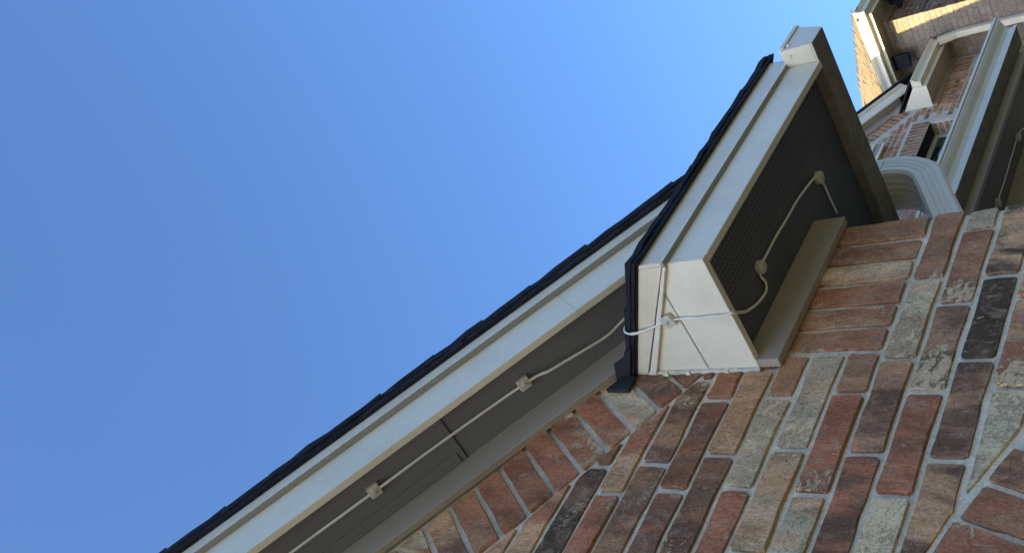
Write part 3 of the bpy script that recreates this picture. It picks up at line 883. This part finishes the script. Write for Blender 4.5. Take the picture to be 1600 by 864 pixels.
# ================================================================== tall rear wing (sunlit hipped corner)
TX, TY = 9.95, 4.19
tall = empty('house_wing', (TX, TY, GZ), 'tall rear wing with sunlit hipped corner, tan roof and sun patch on its brick', 'house')
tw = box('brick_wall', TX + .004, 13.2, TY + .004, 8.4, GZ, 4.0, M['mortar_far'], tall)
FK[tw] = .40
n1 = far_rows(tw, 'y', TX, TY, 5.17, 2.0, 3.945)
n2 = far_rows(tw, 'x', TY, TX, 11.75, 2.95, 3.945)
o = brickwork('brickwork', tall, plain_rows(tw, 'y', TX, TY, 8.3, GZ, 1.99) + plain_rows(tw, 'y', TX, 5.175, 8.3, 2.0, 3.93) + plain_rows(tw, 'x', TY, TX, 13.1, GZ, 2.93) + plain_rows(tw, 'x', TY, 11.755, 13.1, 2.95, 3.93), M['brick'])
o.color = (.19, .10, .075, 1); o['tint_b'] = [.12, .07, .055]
# eave: frieze, soffit, fascia, gutters on two sides
ZF = 3.955
box('frieze_board', TX - .0165, TX - .0005, TY - .0165, 8.4, 3.930, 3.9865, M['frieze'], tall)
box('frieze_board', TX - .0003, 13.2, TY - .0167, TY - .0007, 3.9305, 3.9860, M['frieze'], tall)
OH = .235
box('soffit', TX - OH + .016, TX + .003, TY - OH + .016, 8.4, 3.987, 3.996, M['frieze'], tall)
box('soffit', TX + .0032, 13.2, TY - OH + .016, TY + .003, 3.9871, 3.9961, M['frieze'], tall)
box('eave_fascia', TX - OH, TX - OH + .0155, TY - OH + .0002, 8.4, ZF, 4.05, M['trim'], tall, .001)
box('eave_fascia', TX - OH + .0157, 13.2, TY - OH, TY - OH + .0155, ZF, 4.05, M['trim'], tall, .001)
gw, gh = .092, .098
gx, gy, gz = TX - OH - .0008, TY - OH - .0008, 3.995
pr = gutter_profile(gw, gh)
A_ = [(gx - o, gy - o, gz + z) for o, z in pr]; B_ = [(gx - o, 8.4, gz + z) for o, z in pr]
loft('gutter', A_, B_, M['trim_plain'], tall)
A_ = [(gx - o + .0006, gy - o - .0002, gz + z) for o, z in pr]; B_ = [(13.2, gy - o - .0002, gz + z) for o, z in pr]
loft('gutter', A_, B_, M['trim_plain'], tall)
# hip roof
HP = .58
ex0, ey0, ez0 = gx - .05, gy - .05, 4.095
rdg = 2.3
pts = [(ex0, ey0, ez0), (ex0 + rdg, ey0 + rdg, ez0 + rdg * HP), (ex0 + rdg, 8.4, ez0 + rdg * HP), (ex0, 8.4, ez0)]
extr('roof_deck', pts, (0, 0, -.02), M['shingle_edge'], tall)
pts = [(ex0 + .001, ey0 - .0005, ez0), (13.2, ey0 - .0005, ez0), (13.2, ey0 + rdg, ez0 + rdg * HP), (ex0 + rdg, ey0 + rdg, ez0 + rdg * HP)]
extr('roof_deck', pts, (0, 0, -.0205), M['shingle_edge'], tall)
pts = [(ex0 + rdg + .001, ey0 + rdg + .002, ez0 + rdg * HP), (13.2, ey0 + rdg + .002, ez0 + rdg * HP), (13.2, 8.4, ez0 + rdg * HP), (ex0 + rdg + .001, 8.4, ez0 + rdg * HP)]
extr('roof_deck', pts, (0, 0, -.02), M['shingle_edge'], tall)
ml = math.sqrt(1 + HP * HP)
def shingle_mesh(name, w, L):
    # lies in the left slope: local x runs up the slope in plan, y along the eave
    dx, dz = L / ml, L / ml * HP
    v = [(0, 0, .010), (0, w, .010), (dx, w, dz + .003), (dx, 0, dz + .003), (0, 0, 0), (0, w, 0), (dx, w, dz - .004), (dx, 0, dz - .004)]
    v = [tuple(c * S for c in p) for p in v]
    f = [(0, 1, 2, 3), (4, 5, 6, 7), (0, 1, 5, 4), (1, 2, 6, 5), (2, 3, 7, 6), (3, 0, 4, 7)]
    me = bpy.data.meshes.new(name); me.from_pydata(v, [], f)
    bm = bmesh.new(); bm.from_mesh(me); bmesh.ops.recalc_face_normals(bm, faces=bm.faces); bm.to_mesh(me); bm.free()
    me.materials.append(M['shingle_tan']); return me
SM = [shingle_mesh('shingle', w, .17) for w in (.125, .155, .19, .23)]
rows = 19
for k in range(rows):
    t = .105 * k / ml
    y = ey0 + t + random.uniform(-.02, 0)
    while y < 5.9:
        mi = random.randrange(4); w = (.125, .155, .19, .23)[mi]
        o = bpy.data.objects.new('shingle', SM[mi]); COL.objects.link(o); o.parent = tall
        o.location = vs((ex0 + t - .004 + random.uniform(-.012, .006), y, ez0 + t * HP + .002 + random.uniform(0, .004))) - WL[tall]
        y += w + .004
# hip caps
for k in range(26):
    t = .085 * k
    c0 = Vector((ex0 + t - .01, ey0 + t - .01, ez0 + t * HP + .012)); c1 = c0 + Vector((.17, .17, .17 * HP - .003))
    extr('hip_cap', [c0 + Vector((.06, -.06, -.034)), c0 + Vector((0, 0, .001)), c0 + Vector((-.06, .06, -.034)), c0 + Vector((-.06, .06, -.040)), c0 + Vector((0, 0, -.005)), c0 + Vector((.06, -.06, -.040))], tuple(c1 - c0), M['shingle_tan'], tall)

# downspout standing on the side wall
DSX = TX - .075
def vpipe(name, cl, w, d, mat, parent):
    """rectangular pipe whose centre line runs in the plane x = const: cl = [(x,y,z)...]"""
    v = []; f = []
    for i, (x, y, z) in enumerate(cl):
        a = Vector(cl[max(i - 1, 0)]); b = Vector(cl[min(i + 1, len(cl) - 1)]); t = (b - a).normalized()
        n = t.cross(Vector((1, 0, 0)));  n = n.normalized() if n.length > .1 else Vector((0, 1, 0))
        mx = t.cross(n).normalized()
        c = Vector((x, y, z))
        for sx_, sy_ in ((-1, -.8), (-.8, -1), (.8, -1), (1, -.8), (1, .8), (.8, 1), (-.8, 1), (-1, .8)):
            v.append(c + mx * (sx_ * d / 2) + n * (sy_ * w / 2))
    for i in range(len(cl) - 1):
        for k in range(8): f.append((i * 8 + k, i * 8 + (k + 1) % 8, i * 8 + 8 + (k + 1) % 8, i * 8 + 8 + k))
    f.append(tuple(range(8))); f.append(tuple(range(len(cl) * 8 - 8, len(cl) * 8)))
    return solid(name, v, f, mat, parent)

# floodlights below the eaves of the tall wing
def floodlight(c, d, label):
    """c: centre of the head, d: outward horizontal direction"""
    t = empty('floodlight', c, label, 'floodlight', 'black floodlights under the high eave')
    d = Vector(d); s = Vector((d.y, -d.x, 0)); u = Vector((0, 0, 1)); c = Vector(c)
    def q(i, j, k): return c + d * i + s * j + u * k
    A = [q(-.05, -.05, -.06), q(-.05, .05, -.06), q(-.05, .05, .07), q(-.05, -.05, .07)]
    B = [q(.06, -.085, -.09), q(.06, .085, -.09), q(.06, .085, .085), q(.06, -.085, .085)]
    loft('head', A, B, M['black'], t, .006)
    A = [q(.0602, -.09, .09), q(.0602, .09, .09), q(.0602, .09, .08), q(.0602, -.09, .08)]
    B = [q(.10, -.09, .075), q(.10, .09, .075), q(.10, .09, .067), q(.10, -.09, .067)]
    loft('visor', A, B, M['black'], t)
    A = [q(-.11, -.02, -.02), q(-.11, .02, -.02), q(-.11, .02, .02), q(-.11, -.02, .02)]
    loft('bracket', A, [p + d * .065 for p in A], M['black'], t)
    return t
floodlight((TX - .115, 4.60, 3.865), (-1, 0, 0), 'black floodlight on the shaded side wall, behind the sunlit gutter')
floodlight((10.24, TY - .115, 3.86), (0, -1, 0), 'black floodlight at the top edge, on the front wall of the tall wing')

# ================================================================== rear gable wing
GXR = 8.1; BY = 4.781; BX = 9.014; FY = 4.546
rear = empty('house_wing', (GXR, BY, GZ), 'shaded rear gable wing with a small window and its own eave return', 'house')
def brk(s, u, y): return (s * CA + u * SA, y, -s * SA + u * CA)
def bz(x, u): return (u - x * SA) / CA if x >= GXR else bz(2 * GXR - x, u)
wx0, wx1 = 2 * GXR - TX, TX + .0035
OX0, OX1, OZ0, OZ1 = 7.75, 8.71, 2.55, 3.39       # window opening
m4 = .004
rw = extr('brick_wall', [(OX1, BY + m4, GZ), (wx1, BY + m4, GZ), (wx1, BY + m4, 3.43), (wx1 - .93, BY + m4, bz(9.02, 8.2)), (GXR, BY + m4, bz(GXR, 8.2)), (wx0 + .93, BY + m4, bz(9.02, 8.2)), (wx0, BY + m4, 3.43), (wx0, BY + m4, GZ), (OX0, BY + m4, GZ), (OX0, BY + m4, OZ1), (OX1, BY + m4, OZ1)], (0, .18, 0), M['mortar_rear'], rear)
box('sill_wall', OX0 + .0005, OX1 - .0005, BY + m4 + .0006, BY + .1838, GZ, OZ0, M['mortar_rear'], rear)
FK[rw] = .98
def rskip(s, e, z):
    if z > 3.30 and s > 8.93: return True                     # soldier course under the eave
    if z < 3.565 and z > 2.5 and e > OX0 - .2 and s < OX1 + .01: return True
    if z + .03 > (8.085 - (e if (s + e) / 2 > GXR else 2 * GXR - s) * SA) / CA - .14: return True
    return False
n3 = far_rows(rw, 'x', BY, 7.30, TX - .03, 2.75, 4.55, rskip)
x = OX0 - .15                                                  # lintel of standing bricks
while x < OX1 - .03:
    far_brick(rw, MB_['x_up'], (x + .0283, BY, 3.39 + .0875), .87, ['DM', 'DB', 'MD', 'MB']); x += .0566
z = 3.355                                                      # dark bricks beside the opening and the jamb
for k in range(10):
    far_brick(rw, MB_['y'], (OX1 - .003, BY + .100, z - .0566 * k), .78, ['DM', 'MD', 'MB'])
x = 8.95                                                       # soldier course under the eave frieze
while x < TX - .06:
    far_brick(rw, MB_['x_up'], (x + .0283, BY, 3.395 - .095), 1.0, ['MP', 'BM', 'RB', 'MD', 'PM']); x += .0566
for k in range(26):                                            # header course along the rake
    s = .62 - .0566 * k + 9.0 * 0
    P0 = brk(s_at_x(8.98, 8.02) - .0566 * k, 8.02, BY)
    if P0[0] < GXR: break
    o = far_brick(rw, MB_['x_up'], P0, .75, ['MP', 'BM', 'RB', 'MD', 'rM'])
    o.rotation_euler = (0, A33, 0)
# rake boards
def rpiece(name, sec_, mat, x_end, bevel=0.0):
    A = [brk(s_at_x(GXR, u), u, y) for u, y in sec_]
    B = [brk(s_at_x(x_end, 8.2), u, y) for u, y in sec_]
    loft(name, A, B, mat, rear, bevel)
    mm = lambda p: (2 * GXR - p[0], p[1], p[2])
    loft(name, [mm(p) for p in A], [mm(p) for p in B], mat, rear, bevel)
rpiece('rake_frieze', sec(8.085, 8.205, BY - .0165, BY - .0005), M['frieze'], 9.02)
rpiece('rake_soffit', sec(8.2, 8.209, 4.70, BY + .002), M['frieze'], 9.2)
rpiece('rake_fascia', sec(8.185, 8.365, 4.683, 4.6985), M['trim'], 9.35, .001)
rpiece('rake_trim', sec(8.315, 8.372, 4.672, 4.6826), M['trim_plain'], 9.35, .001)
rpiece('roof_deck', sec(8.373, 8.40, 4.655, 8.4), M['shingle_edge'], 9.5)
# eave return that dies into the tall wing
extr('return_board', [(BX, FY, 3.42), (BX, BY - .0005, 3.4235), (BX, BY - .0005, 3.702), (BX, FY, 3.552)], (.0155, 0, 0), M['trim'], rear, .001)
EX1 = TX - .004
box('eave_fascia', BX + .0157, EX1, FY, FY + .0155, 3.4205, 3.552, M['trim'], rear, .001)
box('soffit', BX + .0158, EX1, FY + .0157, BY - .001, 3.4305, 3.4385, M['frieze'], rear)
box('frieze_board', BX + .003, EX1, BY - .0167, BY - .0007, 3.380, 3.4303, M['frieze'], rear, .001)
pr = gutter_profile(.085, .092)
bgut = extr('gutter', [(BX + .012, FY - .0008 - o, 3.462 + z) for o, z in pr], (EX1 - BX - .08, 0, 0), M['trim_plain'], rear)
cap2 = [(0, 0), (.085 * .7, 0), (.085 * .7, .092 * .16), (.085 * .655, .03), (.085 * .72, .048), (.085 * .93, .074), (.085, .081), (.0855, .0935), (0, .0935)]
extr('end_cap', [(BX + .0105, FY - .0008 - o, 3.4618 + z) for o, z in cap2], (.0014, 0, 0), M['trim_plain'], bgut)
extr('return_roof', [(BX - .012, FY - .06, 3.560), (BX - .012, BY + .01, 3.560 + .30 * .62), (BX - .012, BY + .01, 3.582 + .30 * .62), (BX - .012, FY - .06, 3.580)], (EX1 - BX + .018, 0, 0), M['shingle_edge'], rear)
# downspout down the side wall of the tall wing
vpipe('downspout', [(TX - .13, 4.49, 3.463), (TX - .118, 4.49, 3.43), (TX - .08, 4.49, 3.35), (TX - .055, 4.49, 3.30), (TX - .05, 4.49, 3.2), (TX - .05, 4.49, 1.2)], .068, .085, M['trim_plain'], rear)
bwk = plain_rows(rw, 'x', BY, wx0 + .05, TX - .03, GZ, 2.74, lambda s, e, z: z > OZ0 - .06 and e > OX0 and s < OX1) + plain_rows(rw, 'x', BY, wx0 + .05, 7.29, 2.75, 3.40)
brickwork('brickwork', rear, bwk, M['brick'])
# window
wy = BY + .15
fr = box('window', OX0, OX1 - .004, wy, wy + .03, OZ1 - .045, OZ1 - .0005, M['win'], rear, .002)
box('frame', OX1 - .052, OX1 - .0045, wy + .0002, wy + .0302, OZ0, OZ1 - .0455, M['win'], fr, .002)
box('frame', OX0 + .0005, OX0 + .048, wy + .0002, wy + .0302, OZ0, OZ1 - .0455, M['win'], fr, .002)
box('frame', OX0 + .0485, OX1 - .0525, wy + .0002, wy + .0302, OZ0, OZ0 + .045, M['win'], fr, .002)
box('frame', OX0 + .0485, OX1 - .0525, wy + .0002, wy + .0302, 2.95, 2.98, M['win'], fr, .002)
box('pane', OX0 + .0487, OX1 - .0527, wy + .014, wy + .018, OZ0 + .0455, 2.9495, M['glass'], fr)
box('pane', OX0 + .0487, OX1 - .0527, wy + .0141, wy + .0181, 2.9805, OZ1 - .0457, M['glass'], fr)
box('head_shade', OX0 + .0006, OX1 - .0006, BY + .012, BY + .149, OZ1 - .0045, OZ1 - .0003, M['black'], rear)  # added black plate that paints the shade under the window head
# moulded trim band above the window
tb_ = box('trim_band', 7.81, 8.385, BY - .03, BY - .0006, 3.735, 3.84, M['frieze'], rear, .001)
box('trim_strip', 7.80, 8.395, BY - .05, BY - .0302, 3.822, 3.846, M['trim'], tb_, .001)
box('trim_strip', 7.80, 8.395, BY - .05, BY - .0302, 3.730, 3.752, M['trim'], tb_, .001)

# ================================================================== porch wing with the long gutter
PS = .8333
porch = empty('house_wing', (2.4, 1.62, GZ), 'low shaded eave with the long beige gutter between the elbow and the rear gable', 'house')
PX0, PX1, PYg, PZ0 = 1.80, 2.992, 1.466, .846
pr = gutter_profile(.088, .0635)
A_ = [(PX0, PYg - .0008 - o, PZ0 + z) for o, z in pr]; B_ = [(PX1 + o, PYg - .0008 - o, PZ0 + z) for o, z in pr]
pg = loft('gutter', A_, B_, M['trim_plain'], porch)
A_ = [(PX1 + o + .0003, PYg - .0006 - o, PZ0 + z) for o, z in pr]; B_ = [(PX1 + o + .0003, 2.9, PZ0 + z) for o, z in pr]
loft('gutter', A_, B_, M['trim_plain'], porch)
box('gutter_shade', PX0, PX1 + .05, PYg - .0008 - .088 * .70, PYg - .0012, PZ0 - .0014, PZ0 - .0002, M['gutter_dark'], pg)  # added dark plate that paints shade under the porch gutter
box('gutter_strap', PX1 - .005, PX1 + .045, PYg - .078, PYg - .002, PZ0 + .057, PZ0 + .0605, M['trim_plain'], pg, .001)
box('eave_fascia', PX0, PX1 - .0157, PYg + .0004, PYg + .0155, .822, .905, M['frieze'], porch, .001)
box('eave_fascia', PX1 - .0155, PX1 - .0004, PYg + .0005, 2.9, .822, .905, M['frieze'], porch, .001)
box('soffit', PX0, PX1 - .0158, PYg + .0157, 1.67, .840, .846, M['soffit'], porch)
box('soffit', 2.83, PX1 - .0158, 1.6702, 2.9, .8402, .8462, M['soffit'], porch)
box('frieze_board', PX0 - .2, 2.82, 1.648, 1.6625, .70, .8398, M['frieze'], porch, .001)
box('brick_wall', XC + .02, 2.80, 1.6628, 2.9, GZ, .840, M['mortar_far'], porch)
extr('roof_deck', [(PX0 - .05, PYg - .055, .912), (PX1 + .06, PYg - .055, .912), (PX1 + .06, 2.6, .912 + 1.15 * .45), (PX0 - .05, 2.6, .912 + 1.15 * .45)], (0, 0, .012), M['shingle_edge'], porch)
ps = empty('light_string', (2.5, 1.557, .82), 'dim cord with two round lights under the low shaded eave at the right edge', 'string lights')
tube('cord', [(1.998, 1.595, .8375), (2.391, 1.596, .8375), (2.479, 1.599, .8375), (2.598, 1.596, .8375), (2.712, 1.594, .8375), (2.766, 1.604, .8375), (2.848, 1.639, .8375)], .003, M['cord'], ps, 6, .6)
puck((2.391, 1.596, .8398), (1, 0, 0), (0, 0, -1), .026, ps, 9)
puck((2.712, 1.594, .8398), (1, .3, 0), (0, 0, -1), .026, ps, 9)
print('bricks', n1, n2, n3, 'objects', len(bpy.data.objects))
